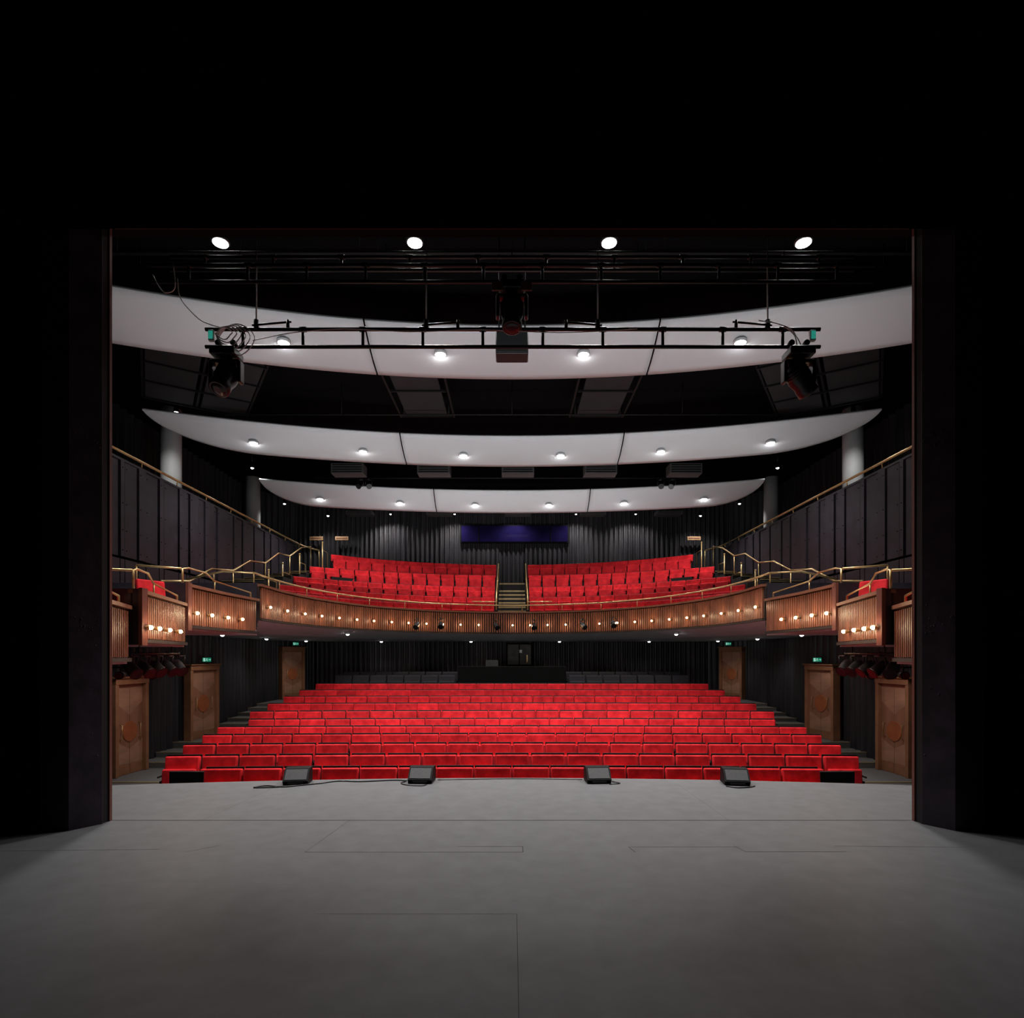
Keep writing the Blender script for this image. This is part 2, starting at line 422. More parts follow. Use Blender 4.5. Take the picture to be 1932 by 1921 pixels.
# ---------------------------------------------------------------- panel parapet walls
for sx in (-1, 1):
    b = MB()
    b.box((sx*8.82, 15, 4.25), (.08, 18.2, 3.3), mi=1)
    y = 5.95; k = 0
    while y < 24.05:
        wd = (.52, .20, .64, .36, .16, .46, .3)[k % 7]; k += 1
        y1 = min(y+wd, 24.08)
        off = (.0, .03, -.015, .02)[k % 4]
        b.box((sx*(8.75-off), (y+y1)/2, 4.88), (.06, y1-y-.04, 2.14), mi=0)
        b.box((sx*8.735, (y+y1)/2, 3.2), (.06, y1-y-.03, 1.1), mi=0)
        for z in (3.95, 4.4, 5.0, 5.8):
            b.sphere((sx*(8.72-off), y+.08, z), .014, mi=1, n=6)
        y = y1
    b.box((sx*8.8, 15, 5.97), (.2, 18.3, .05), mi=0)
    S(b.obj('wall_parapet_'+('left' if sx < 0 else 'right'), [M['panel'], M['black']]), 'purple-grey boarded gallery parapet wall')
    b = MB()
    pts = [(sx*8.72, yy, 6.14) for yy in (6, 10, 14, 18, 22, 24.1)] + [(sx*8.5, 24.6, 6.1), (sx*8.1, 24.5, 6.0)]
    b.tube(pts, .032)
    for k in range(13):
        b.cyl((sx*8.74, 6.5+k*1.45, 5.99), (sx*8.72, 6.5+k*1.45, 6.14), .014)
    b.cyl((sx*8.1, 24.5, 4.6), (sx*8.1, 24.5, 6.0), .02)
    T(b.obj('handrail', M['brass']), 'brass handrail along the top of the boarded parapet', 'handrail', 'gallery handrails')
    b = MB(); b.box((sx*10.1, 16.3, 4.75), (2.7, 22.2, .1)); S(b.obj('floor_gallery_'+('left' if sx < 0 else 'right'), M['tier']), 'dark gallery floor')
    for (cx, cy) in ((10.0, 17.1), (10.53, 23.7)):
        b = MB(); b.cyl((sx*cx, cy, 4.8), (sx*cx, cy, 8.8), .28, n=32)
        b.cyl((sx*cx, cy, 4.8), (sx*cx, cy, 4.86), .31, n=32)
        T(b.obj('column', M['column']), 'round white structural column standing in the side gallery', 'column', 'gallery columns')

for sx in (-1, 1):
    prof = [(23.4, 5.95), (22.4, 5.72), (21.2, 5.2), (20.2, 5.12), (19.1, 4.62), (18.0, 4.50), (16.9, 4.05), (15.7, 3.92), (14.6, 3.45), (13.4, 3.30)]
    b = MB(); b.tube([(sx*8.08, y, z) for y, z in prof], .026)
    for y, z in prof[::2] + [prof[-1]]:
        b.cyl((sx*8.08, y, z-.9 if z > 3.5 else 2.9), (sx*8.08, y, z), .014)
    T(b.obj('stair_handrail', M['brass']), 'zigzag brass stair handrail descending beside the parapet', 'handrail', 'stair handrails')
    b = MB(); n = 14
    for k in range(n):
        y0 = 23.4-k*.75; z = 4.85-k*.15
        b.box((sx*8.2, y0-.375, (z+2.3)/2), (.95, .75, z-2.3), mi=0)
        b.box((sx*8.2, y0-.74, z+.005), (.95, .05, .014), mi=1)
    S(b.obj('floor_side_stair_'+('left' if sx < 0 else 'right'), [M['tier'], M['nosing']]), 'side stair with brass nosings')
for sx in (-1, 1):
    b = MB()
    b.tube([(sx*5.8, 13.1, 3.44), (sx*6.5, 13.1, 3.48), (sx*7.3, 13.1, 3.3)], .022)
    for x in (5.8, 6.7): b.cyl((sx*x, 13.1, 3.18), (sx*x, 13.1, 3.45), .014)
    T(b.obj('end_rail', M['brass']), 'short brass rail closing the balcony end', 'handrail', 'balcony end rails')

# ---------------------------------------------------------------- fascia lamps
def fascia_proto():
    b = MB()
    b.lathe((0, 0, 0), (0, -1, 0), [(.018, -.0), (.022, .02), (.032, .06), (.035, .075)], 12)
    r = b.obj('fascia_lamp', M['brass'])
    T(r, 'small warm globe lamp fixed to the timber slat front', 'lamp', 'balcony front lamps')
    b = MB(); b.sphere((0, -.09, 0), .031); b.obj('bulb', M['bulb'], parent=r)
    l = bpy.data.lights.new('bulb_light', 'POINT'); l.energy = 3.0; l.color = (1, .68, .40); l.shadow_soft_size = .025
    lo = bpy.data.objects.new('bulb_light', l); COL.objects.link(lo); lo.parent = r; lo.location = (0, -.16, 0)
    return r
fp = None
def place_fl(x, y, z, n):
    global fp
    a = math.atan2(n[0], -n[1])
    loc = (x+n[0]*.05, y+n[1]*.05, z)
    if fp is None:
        fp = fascia_proto(); fp.location = loc; fp.rotation_euler = (0, 0, a); return fp
    return copy_thing(fp, loc, a)
fine = resample(CURVE, .03); fn = normals(fine)
tgt = [-.4245+.03045*k for k in range(29)]
for t in tgt:
    j = min(range(len(fine)), key=lambda i: abs(fine[i][0]/fine[i][1]-t))
    place_fl(fine[j][0], fine[j][1], ZB0+.29, fn[j])
for (pts, z0, z1), ts, dz in ((boxes[1], (.6385, .6225, .604, .585), .18), (boxes[2], (.553, .527, .499, .473), .24)):
    for sx in (-1, 1):
        P = pts if sx < 0 else mir(pts)
        pf = resample(P, .01); nf = normals(pf)
        for t in ts:
            j = min(range(len(pf)), key=lambda i: abs(abs(pf[i][0])/pf[i][1]-t))
            place_fl(pf[j][0], pf[j][1], z0+dz, nf[j])

# ---------------------------------------------------------------- seats
def seat_proto(name, mr, label, cat, group):
    b = MB()
    for sx in (-1, 1):
        b.box((sx*.268, .02, .29), (.022, .18, .58))
        b.box((sx*.268, -.02, .655), (.022, .24, .03), bev=.008)
        b.box((sx*.268, .06, .62), (.022, .08, .1))
    b.box((0, .02, .35), (.5, .04, .05))
    b.box((0, .138, .672), (.545, .02, .585), rot=Matrix.Rotation(-.12, 3, 'X'), bev=.006)
    r = b.obj(name, M['frame']); T(r, label, cat, group)
    b = MB(); b.box((0, .085, .658), (.538, .085, .565), rot=Matrix.Rotation(-.12, 3, 'X'), bev=.022)
    b.obj('backrest', mr, parent=r)
    b = MB(); b.box((0, -.03, .56), (.508, .09, .40), rot=Matrix.Rotation(-.10, 3, 'X'), bev=.025)
    b.obj('seat_cushion', mr, parent=r)
    return r
stalls = seat_proto('theatre_chair', M['red'], 'red velvet tip-up theatre chair with folded cushion', 'chair', 'red stalls chairs')
first = True
SW = .56
def rowcurve(k, x): return rowsY[k] - .006*x*x*(1-.05*k)
for k in range(11):
    n = int(round(2*halfw[k]/SW))
    if n % 2 != k % 2: n += 1 if k > 5 else -1
    sw = 2*halfw[k]/n if abs(2*halfw[k]/n-SW) < .03 else SW
    for i in range(n):
        x = (i-(n-1)/2)*sw
        y = rowcurve(k, x); z = tops[k]-SH
        rz = math.atan(-.012*x)
        if first:
            stalls.location = (x, y, z); stalls.rotation_euler = (0, 0, rz); first = False
        else: copy_thing(stalls, (x, y, z), rz)
brow = [(22.2, 6.9, 16.8, 3.50), (23.0, 7.4, 18.7, 3.88), (23.8, 7.67, 20.5, 4.39), (24.6, 7.66, 22.1, 4.98), (25.5, 7.03, 22.8, 5.56)]
def arc(Yc, Xe, Ye):
    s = Yc-Ye; R = (Xe*Xe+s*s)/(2*s); th = math.asin(min(1, Xe/R)) if s < R else math.pi-math.asin(Xe/R)
    return R, th
stuff = []
for k, (Yc, Xe, Ye, zt) in enumerate(brow):
    R, th = arc(Yc, Xe, Ye); cy = Yc-R
    gap = .68/R
    n = int(round((th-gap)/(.56/R)))
    for sx in (-1, 1):
        for i in range(n):
            a = sx*(gap+(i+.5)*(th-gap)/n)
            x = R*math.sin(a); y = cy+R*math.cos(a)
            if k in (1, 2):
                c = copy_thing(stalls, (x, y, zt-SH), -a)
                c['group'] = 'red balcony chairs'; c['label'] = 'red velvet tip-up chair on the curved balcony tier'
            else: stuff.append((x, y, zt-SH, -a, 1))
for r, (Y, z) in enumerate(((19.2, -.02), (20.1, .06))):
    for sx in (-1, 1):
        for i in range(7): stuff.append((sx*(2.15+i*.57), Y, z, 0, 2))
sb = bmesh.new()
src = [(stalls.data, 0)] + [(ch.data, 1) for ch in stalls.children]
for (x, y, z, a, mi) in stuff:
    X = Matrix.Translation((x, y, z)) @ Matrix.Rotation(a, 4, 'Z')
    for me, m in src:
        nv = len(sb.verts); nf = len(sb.faces)
        sb.from_mesh(me); sb.verts.ensure_lookup_table(); sb.faces.ensure_lookup_table()
        for v in sb.verts[nv:]: v.co = X @ v.co
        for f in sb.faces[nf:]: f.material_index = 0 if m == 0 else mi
me = bpy.data.meshes.new('theatre_chair_rows'); sb.to_mesh(me); sb.free()
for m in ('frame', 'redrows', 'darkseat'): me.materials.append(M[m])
o = bpy.data.objects.new('theatre_chair_rows', me); COL.objects.link(o); o['kind'] = 'stuff'
T(o, 'further rows of red balcony chairs and dark rear stalls chairs', 'chairs')
b = MB()
for k, (Yc, Xe, Ye, zt) in enumerate(brow):
    R, th = arc(Yc, Xe, Ye); z = zt-SH
    N = 48
    if k < 4:
        Yc2, Xe2, Ye2, _ = brow[k+1]; R2, th2 = arc(Yc2, Xe2, Ye2)
    for i in range(N):
        P = []
        for j in (i, i+1):
            t = -1.03+2.06*j/N
            a = th*t; A = ((R-.42)*math.sin(a), Yc-R+(R-.42)*math.cos(a))
            if k < 4:
                a2 = th2*t; B = ((R2-.40)*math.sin(a2), Yc2-R2+(R2-.40)*math.cos(a2))
            else:
                B = ((R+1.6)*math.sin(a), Yc-R+(R+1.6)*math.cos(a))
            P.append((A, B))
        (A0, B0), (A1, B1) = P
        b.quad([(*A0, z), (*B0, z), (*B1, z), (*A1, z)])
        zl = (brow[k-1][3]-SH) if k else 2.4
        b.quad([(*A0, zl-.05), (*A1, zl-.05), (*A1, z), (*A0, z)])
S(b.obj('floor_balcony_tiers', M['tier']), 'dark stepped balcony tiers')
for sx in (-1, 1):
    for k, (Yc, Xe, Ye, zt) in enumerate(brow[1:]):
        b = MB(); x = sx*(Xe+.3)
        b.cyl((x, Ye-.25, zt-SH-.05), (x, Ye-.25, zt+.38), .022)
        b.sphere((x, Ye-.25, zt+.40), .035)
        b.tube([(x, Ye-.25, zt+.1), (x, Ye+.35, zt+.1), (x, Ye+.35, zt-SH)], .016)
        T(b.obj('row_end_post', M['brass']), 'upright brass post with rail at the end of a seat row', 'post', 'brass row end posts')
b = MB()
ns = 11
for k in range(ns):
    z = 2.75+k*.2; y0 = 21.95+k*.36
    b.box((0, y0+.18, (z+2.4)/2), (1.12, .36, z-2.4), mi=0)
    b.box((0, y0+.012, z-.03), (1.10, .03, .065), mi=1)
S(b.obj('floor_central_stair', [M['tier'], M['nosing']]), 'central balcony stair with brass nosings')
for sx in (-1, 1):
    b = MB()
    b.tube([(sx*.6, 22.0, 3.3), (sx*.6, 22.0, 3.72), (sx*.6, 24.1, 4.75), (sx*.6, 25.7, 5.62), (sx*.6, 25.7, 4.9)], .02)
    b.cyl((sx*.6, 23.1, 3.4), (sx*.6, 23.1, 4.26), .015); b.cyl((sx*.6, 24.6, 4.2), (sx*.6, 24.6, 5.03), .015)
    b.tube([(sx*.6, 21.95, 3.6), (sx*1.5, 21.85, 3.6)], .02)
    T(b.obj('aisle_handrail', M['brass']), 'brass handrail beside the central balcony stair', 'handrail', 'central stair handrails')

b = MB(); b.box((0, 19.5, .60), (3.6, .12, 1.24), bev=.02); b.box((0, 19.85, 1.1), (3.4, .6, .06))
for x in (-1.7, 1.7): b.box((x, 19.8, .57), (.06, .5, 1.0))
desk = T(b.obj('control_desk', M['black']), 'black sound control desk behind the last stalls row', 'desk')
b = MB()
b.box((0, 0, .012), (.42, .3, .024)); b.box((0, -.15, .15), (.42, .02, .27), rot=Matrix.Rotation(.15, 3, 'X'))
o = b.obj('laptop', M['vent']); o.location = (-.68, 19.9, 1.14); T(o, 'open silver laptop on the control desk', 'laptop')
b = MB(); b.box((.3, 24.03, 1.62), (1.1, .05, .95), mi=0); b.box((.3, 23.99, 1.62), (.96, .03, .82), mi=1); b.box((.3, 23.97, 1.62), (.04, .04, .82), mi=0); b.box((.62, 23.96, 1.45), (.03, .03, .3), mi=2); b.box((.35, 23.96, 1.75), (.12, .02, .12), mi=3)
S(b.obj('window_1', [M['black'], M['glow'], M['brass'], M['paper']]), 'small dim control window in the rear stalls wall')
b = MB(); b.box((.12, 27.25, 7.25), (5.1, .12, .86), mi=0); b.box((.12, 27.17, 7.25), (4.95, .04, .74), mi=1)
for x in (-1.55, 1.8): b.box((x, 27.14, 7.25), (.03, .03, .74), mi=0)
S(b.obj('window_2', [M['black'], M['blueglass']]), 'long dark blue control booth window')
for x in (-9.2, -8.0, 8.55):
    b = MB(); b.box((0, 0, 0), (.62, .06, .18), bev=.01); b.box((0, -.035, 0), (.5, .01, .04), mi=1)
    for e in (-.2, .2): b.cyl((e, .02, 0), (e, .3, 0), .01)
    o = b.obj('sign_plaque', [M['plaque'], M['cap']]); o.location = (x*.985, 27.0, 7.0); T(o, 'small wooden sign plaque on the pleated wall', 'sign', 'wooden plaques')

# ---------------------------------------------------------------- doors and exit signs
def make_door(idx, A, Bp, z, H, sx):
    d = Vector((Bp[0]-A[0], Bp[1]-A[1])); L = d.length; d /= L
    cx = (A[0]+Bp[0])/2*(-sx); cy = (A[1]+Bp[1])/2
    ang = math.atan2(-sx*d.y, d.x)
    W = L
    b = MB()
    b.box((-W/2+.05, 0, H/2), (.10, .22, H), bev=.008); b.box((W/2-.05, 0, H/2), (.10, .22, H), bev=.008)
    b.box((0, 0, H-.07), (W, .24, .14), bev=.008); b.box((0, -.02, H+.015), (W+.06, .28, .03))
    root = b.obj('door_%d' % idx, M['woodframe']); S(root, 'timber double door with round inlay in wooden frame')
    lw = (W-.2)/2
    for s in (-1, 1):
        b = MB(); lh = H-.14
        x0 = 0 if s > 0 else -lw; x1 = lw if s > 0 else 0
        x0 += .004; x1 -= .004
        b.box(((x0+x1)/2, .0, lh/2), (x1-x0, .05, lh), mi=0)
        e = -.028
        def tri(ps, mi): b.quad([(x, e, zz) for x, zz in ps], mi)
        xi = s*.005; xo = s*(lw-.01)
        tri([(xi, lh*.98), (xo, lh*.98), (xo, lh*.80), (xi, lh*.66)], 1)
        tri([(xi, lh*.28), (xo, lh*.38), (xo, lh*.12), (xi, lh*.12)], 1)
        b.box(((x0+x1)/2, -.027, .12), (x1-x0-.04, .01, .2), mi=2)
        b.obj('door_leaf', [M['wood'], M['wood2'], M['woodframe']], parent=root)
        b = MB(); b.tube([(s*.30, -.02, 1.15), (s*.30, -.08, 1.13), (s*.30, -.08, .82), (s*.30, -.02, .80)], .01)
        b.obj('door_handle', M['brass'], parent=root)
    b = MB(); b.cyl((0, -.02, .97), (0, -.042, .97), min(.23, lw*.52), n=32); b.obj('inlay_disc', M['wood3'], parent=root)
    root.location = (cx, cy, z); root.rotation_euler = (0, 0, ang)
    return cx, cy, ang
def exit_sign(x, y, z, ang):
    b = MB(); b.box((0, 0, 0), (.36, .04, .18), mi=0)
    b.box((0, -.022, 0), (.34, .006, .16), mi=1)
    e = -.027
    b.box((-.10, e, 0), (.07, .003, .13), mi=2)
    b.cyl((.0, e, .05), (.0, e-.003, .05), .014, mi=2)
    for (x0, z0, x1, z1) in ((0, .035, -.01, -.01), (-.01, -.01, .025, -.03), (.025, -.03, .02, -.065), (-.01, -.01, -.035, -.04), (-.035, -.04, -.055, -.04), (0, .03, .035, .01), (0, .03, -.03, .015)):
        b.cyl((x0, e, z0), (x1, e, z1), .008, n=6, mi=2)
    b.box((.10, e, 0), (.07, .003, .018), mi=2)
    b.quad([(.125, e, .035), (.16, e, 0), (.125, e, -.035)], 2)
    b.box((0, .06, .0), (.04, .1, .04), mi=0)
    o = b.obj('exit_sign', [M['black'], M['green'], M['signwhite']]); o.location = (x, y, z); o.rotation_euler = (0, 0, ang); o.scale = (.62, .8, .68)
    T(o, 'green running man exit sign above a door', 'sign', 'green exit signs')
di = 1
for (A, Bp, z, H) in (((-8.75, 12.72), (-8.70, 13.8), -1.1, 2.18), ((-8.7, 15.62), (-8.5, 16.75), -.71, 2.03), ((-8.9, 22.40), (-8.38, 23.4), -.11, 2.0)):
    for sx in (-1, 1):
        cx, cy, ang = make_door(di, A, Bp, z, H, sx); di += 1
        exit_sign(cx-sx*.18, cy-.1, z+H+.15, -sx*.5)

# ---------------------------------------------------------------- reflectors
def reflector(Yt, zt, Yb, zb, W, sag, tap, seam, label):
    def Sf(X, v):
        ax = abs(X); s = 1.0
        if ax > W-tap: s = math.sqrt(max(0, 1-((ax-(W-tap))/tap)**2))
        y = Yt-sag*(X/W)**2 + (Yb-Yt)*v*s
        z = zt + (zb-zt)*v*s - .07*math.sin(math.pi*v)*s
        return Vector((X, y, z))
    root = bpy.data.objects.new('ceiling_reflector', None); COL.objects.link(root); T(root, label, 'acoustic reflector', 'ceiling reflectors')
    root.location = Sf(0, .5)
    for (xa, xb) in ((-W, -seam-.018), (-seam+.018, seam-.018), (seam+.018, W)):
        b = MB(); nx = 40; nv = 8; g = []
        for i in range(nx+1):
            X = xa+(xb-xa)*i/nx
            if abs(xa) == W: X = xa+(xb-xa)*(i/nx)**1.6
            if abs(xb) == W: X = xb-(xb-xa)*((1-i/nx))**1.6
            g.append([b.bm.verts.new(Sf(X, j/nv)) for j in range(nv+1)])
        for i in range(nx):
            for j in range(nv):
                f = b.bm.faces.new((g[i][j], g[i+1][j], g[i+1][j+1], g[i][j+1])); f.smooth = True
        top = bmesh.ops.duplicate(b.bm, geom=list(b.bm.verts)+list(b.bm.edges)+list(b.bm.faces))
        for e in top['geom']:
            if isinstance(e, bmesh.types.BMVert): e.co.z += .05
        bnd = [e for e in b.bm.edges if e.is_boundary]
        bmesh.ops.bridge_loops(b.bm, edges=bnd)
        o = b.obj('reflector_panel', M['white'], parent=root); o.location = -root.location
    b = MB()
    for sx in (-1, 1):
        for X in (seam*.6, W*.7):
            p = Sf(sx*X, .4); b.cyl((p.x, p.y, p.z+.05), (p.x, p.y, CZ), .008)
    o = b.obj('hanger_rods', M['darksteel'], parent=root); o.location = -root.location
    return Sf
R1 = reflector(11.0, 7.79, 12.1, 7.32, 9.4, 2.3, 1.6, 2.75, 'wide curved white ceiling reflector above the apron')
R2 = reflector(16.3, 7.7, 17.35, 7.20, 9.2, 1.8, 2.2, 3.1, 'curved white ceiling reflector with recessed downlights over stalls')
R3 = reflector(21.7, 7.7, 22.6, 7.10, 8.8, 1.4, 1.6, 2.9, 'curved white ceiling reflector with recessed downlights over balcony')

def downlight(p, r, energy, group, label, target=None, angle=130, stem=None, m='lamp', size=None, blend=.8):
    p = Vector(p); b = MB()
    b.lathe((0, 0, 0), (0, 0, 1), [(r*1.15, -.02), (r*1.3, 0), (r*1.3, .03), (r*.9, .05 if stem is None else .18)], 20)
    if stem: b.cyl((0, 0, .1), (0, 0, stem-p.z), .012)
    o = b.obj('downlight', M['white'] if stem is None else M['steel']); o.location = p; T(o, label, 'light', group)
    b = MB(); b.lathe((0, 0, 0), (0, 0, 1), [(r*.5, -.05), (r, -.028), (r, -.012)], 20); b.obj('lamp_lens', M[m], parent=o)
    if energy:
        tg = target or (p.x, p.y, p.z-3)
        spot('downlight_beam', (p.x, p.y, p.z-.08), tg, energy, angle, size or r*.8, parent=o, blend=blend)
    return o
for X in (-4.5, -1.5, 1.5, 4.5):
    downlight((X, 9, 7.98), .11, 1050, 'house floodlights', 'bright round floodlight hung from the black ceiling', target=(X*.8, 9.3, 0), angle=108, stem=CZ, blend=1, size=.3)
for X in (-4.3, -1.4, 1.4, 4.3):
    downlight(R1(X, .42)+Vector((0, 0, -.03)), .095, 420, 'apron reflector downlights', 'bright downlight recessed in the white reflector', target=(X, 12.0, 0), angle=118, blend=1, size=.2)
for X in (-7, -4.2, -1.4, 1.4, 4.2, 7):
    downlight(R2(X, .5)+Vector((0, 0, -.03)), .10, 330, 'stalls reflector downlights', 'bright downlight recessed in the white reflector', target=(X, 16.1, 0), angle=125, blend=1)
for X in (-7, -4.2, -1.4, 1.4, 4.2, 7):
    downlight(R3(X, .5)+Vector((0, 0, -.03)), .10, 250, 'balcony reflector downlights', 'bright downlight recessed in the white reflector', angle=135)
for (x, y) in ((-5.1, 22.75), (-1.6, 22.75), (1.85, 22.75), (5.35, 22.75), (-8.0, 19.0), (8.0, 19.0), (-7.7, 21.8), (7.7, 21.8), (-7.6, 15.3), (7.6, 15.3)):  # pairs beside the middle and rear doors are added to brighten them
    downlight((x, y, 2.14), .05, 34, 'under balcony downlights', 'small recessed downlight in the balcony soffit, some added by the doors', angle=140, m='lampsmall')
for (x, y) in ((-7.5, 12.3), (7.5, 12.3)):  # added pair, only there to brighten the near doors
    downlight((x, y, 2.02), .05, 45, 'under balcony downlights', 'small downlight added beneath a side box to light the door', angle=150, m='lampsmall')
for (x, y) in ((-5.1, 18.1), (5.1, 18.1)):
    downlight((x, y, 2.26), .05, 20, 'under balcony downlights', 'small recessed downlight in the balcony soffit, some added by the doors', angle=150, m='lampsmall')
for (x, y, z) in ((-9.1, 15.8, 8.2), (9.25, 15.8, 8.2), (-9.0, 20.2, 8.1), (9.2, 20.2, 8.1), (-8.3, 26.3, 7.9), (8.5, 26.3, 7.9), (-9.6, 24.6, 8.0), (9.6, 24.6, 8.0)):
    downlight((x, y, z), .05, 100, 'gallery pendants', 'small black cylinder downlight hung over the gallery', angle=140, stem=CZ, m='lampsmall')
for x in (-5.5, -2.6, 0.1, 2.9, 5.6):
    downlight((x, 26.4, 8.0), .04, 165, 'booth wall washers', 'small black downlight washing the pleated wall', angle=130, stem=CZ, m='lampsmall', target=(x, 27.2, 5.5))
def bounce_fill(loc, target, sx, sy, e):  # added area light standing in for bounced light, not a fixture of the hall
    l = bpy.data.lights.new('bounce_fill', 'AREA'); l.shape = 'RECTANGLE'; l.size = sx; l.size_y = sy; l.energy = e; l.color = (.97, .98, 1)
    l.spread = math.radians(110)
    o = bpy.data.objects.new('bounce_fill', l); COL.objects.link(o); o.location = loc
    o.rotation_euler = (Vector(target)-Vector(loc)).to_track_quat('-Z', 'Y').to_euler()
bounce_fill((0, 8.2, 3.2), (0, 11.2, 7.5), 12, .8, 95)
bounce_fill((0, 13.2, 3.6), (0, 16.4, 7.5), 14, .8, 92)
bounce_fill((0, 19.4, 4.0), (0, 22.0, 7.4), 11, .8, 64)
bounce_fill((0, 11.0, .9), (0, 20.0, 2.6), 10, .5, 40)  # added fill for bounce off the seats, lifts soffit and balcony front

# ---------------------------------------------------------------- trusses, rigging
def truss(Y, xa, xb, z0, z1, nv, label):
    b = MB()
    b.cyl((xa, Y, z0), (xb, Y, z0), .022); b.cyl((xa, Y, z1), (xb, Y, z1), .022)
    for i in range(nv):
        x = xa+.45+(xb-xa-.9)*i/(nv-1)
        b.cyl((x, Y, z0), (x, Y, z1), .018)
        b.cyl((x-.04, Y, z1), (x+.04, Y, z1), .030)
    return T(b.obj('lighting_truss', M['steel']), label, 'truss')
truss(7, -4.33, 4.35, 6.08, 6.28, 12, 'black ladder lighting truss close under the ceiling')
truss(7, -3.68, 3.70, 5.30, 5.51, 10, 'black ladder lighting truss hung on steel rods')
truss(7.5, -4.4, 4.4, 6.55, 6.72, 10, 'black ladder lighting truss behind another truss')
for x in (-3.5, 0, 3.5):
    b = MB(); b.cyl((x, 7.5, 6.73), (x, 7.5, CZ), .006)
    T(b.obj('suspension_rod', M['darksteel']), 'thin dark steel rod carrying the upper truss', 'rod', 'upper truss rods')
for x, s in ((-3.07, 1), (-1.03, 1), (1.03, -1), (3.07, -1)):
    b = MB(); b.cyl((x, 7, 5.56), (x, 7, 6.26), .009, mi=0)
    b.cyl((x-.05*s, 7, 5.56), (x+.42*s, 7, 5.60), .012, mi=1); b.cyl((x, 7, 5.5), (x, 7, 5.62), .03, mi=1); b.cyl((x+.38*s, 7, 5.5), (x+.38*s, 7, 5.62), .02, mi=1)
    b.cyl((x, 7, 6.26), (x, 7, CZ), .006, mi=1)
    T(b.obj('suspension_rod', [M['chrome'], M['steel']]), 'bright steel suspension rod with clamp holding the truss', 'rod', 'truss suspension rods')
for (Y, z) in ((6.6, 6.9), (8.4, 7.4), (9.6, 8.2), (10.2, 8.4)):
    b = MB(); b.cyl((-7, Y, z), (7, Y, z), .022)
    for x in (-6.5, -2.2, 2.2, 6.5): b.cyl((x, Y, z), (x, Y, CZ), .008)
    T(b.obj('lighting_bar', M['darksteel']), 'black horizontal lighting pipe hung below the ceiling', 'pipe', 'lighting pipes')
for sx in (-1, 1):
    b = MB(); b.box((sx*2.3, 14.3, 8.12), (1.1, 3.2, .05), mi=0)
    for e in (-.72, .72): b.box((sx*2.3+e, 14.3, 8.16), (.05, 3.3, .14), mi=1)
    for k in range(3): b.box((sx*2.3, 12.8+k*1.5, 8.08), (1.36, .05, .05), mi=1)
    for x in (-.6, .6):
        for y in (12.9, 15.7): b.cyl((sx*2.3+x, y, 8.1), (sx*2.3+x, y, CZ), .02, mi=1)
    T(b.obj('catwalk', [M['catwalk'], M['darksteel']]), 'dark grey ceiling catwalk running between the reflectors', 'catwalk', 'ceiling catwalks')
    b = MB(); rot = Matrix.Rotation(math.radians(32*-sx), 3, 'Z')
    def L(x, y, z): v = rot @ Vector((x, y, 0)); return (sx*7.4+v.x, 13.9+v.y, z)
    for e in (-.62, .62): b.box(L(e, 0, 8.12), (1.05, 3.3, .05), rot=rot, mi=0)
    for e in (-1.2, 0, 1.2): b.box(L(e, 0, 8.16), (.05, 3.4, .14), rot=rot, mi=1)
    for k in range(4): b.box(L(0, -1.6+k*1.07, 8.08), (2.4, .04, .05), rot=rot, mi=1)
    for e in (-1.4, 1.4): b.cyl(L(0, e, 8.1), L(0, e, CZ), .02, mi=1)
    T(b.obj('catwalk', [M['catwalk'], M['darksteel']]), 'dark grey ceiling catwalk running diagonally beside the reflectors', 'catwalk', 'ceiling catwalks')
for (x, y, z, s) in [(v, 19.9, 7.9, (1.1, .5, .34)) for v in (-5.56, -2.65, .2, 3.0, 5.87)] + [(v, 25, 7.66, (1.1, .5, .16)) for v in (-6.5, -3.1, .25, 3.45, 6.7)]:
    b = MB(); b.box((0, 0, 0), s, mi=0, bev=.01)
    for k in range(4): b.box((0, -s[1]/2-.005, -s[2]*.35+k*s[2]*.23), (s[0]*.9, .015, s[2]*.08), mi=1)
    for e in (-.45, .45): b.cyl((e, 0, 0), (e, 0, CZ-z), .01, mi=1)
    o = b.obj('air_vent', [M['vent'], M['black']]); o.location = (x, y, z)
    T(o, 'grey louvred air vent box hung from the ceiling', 'vent', 'ceiling air vents')

def par_proto():
    b = MB()
    ax = Vector((0, -.8, -.6)).normalized()
    b.lathe((0, .1, -.12), ax, [(.04, -.02), (.07, .02), (.085, .1), (.085, .26), (.10, .28)], 14)
    b.cyl((-.11, .05, -.2), (-.11, 0, -.02), .01); b.cyl((.11, .05, -.2), (.11, 0, -.02), .01); b.cyl((-.11, 0, -.02), (.11, 0, -.02), .012); b.cyl((0, 0, -.03), (0, 0, .05), .02)
    r = b.obj('spotlight', M['steel']); T(r, 'black stage spotlight clamped to a lighting bar', 'spotlight', 'black spotlights')
    b = MB(); c = Vector((0, .1, -.12))+ax*.285; b.cyl(c-ax*.004, c, .08, n=14); b.obj('spotlight_lens', M['lens'], parent=r)
    return r
par = par_proto(); pl_first = [True]
def put_par(loc, rz):
    if pl_first[0]:
        par.location = loc; par.rotation_euler = (0, 0, rz); pl_first[0] = False; return par
    return copy_thing(par, loc, rz)
b = MB(); b.cyl((-7.6, 15.4, 7.95), (7.6, 15.4, 7.95), .02)
for x in (-4.5, 0, 4.5): b.cyl((x, 15.4, 7.95), (x, 15.4, CZ), .01)
T(b.obj('lighting_bar', M['darksteel']), 'long black lighting pipe between the reflectors', 'pipe', 'lighting pipes')
for x in (-5.4, -5.1, 5.3, 5.7):
    put_par((x, 20.75, 7.85), random.uniform(-.8, .8))
b = MB(); b.cyl((-7, 20.75, 7.9), (7, 20.75, 7.9), .022)
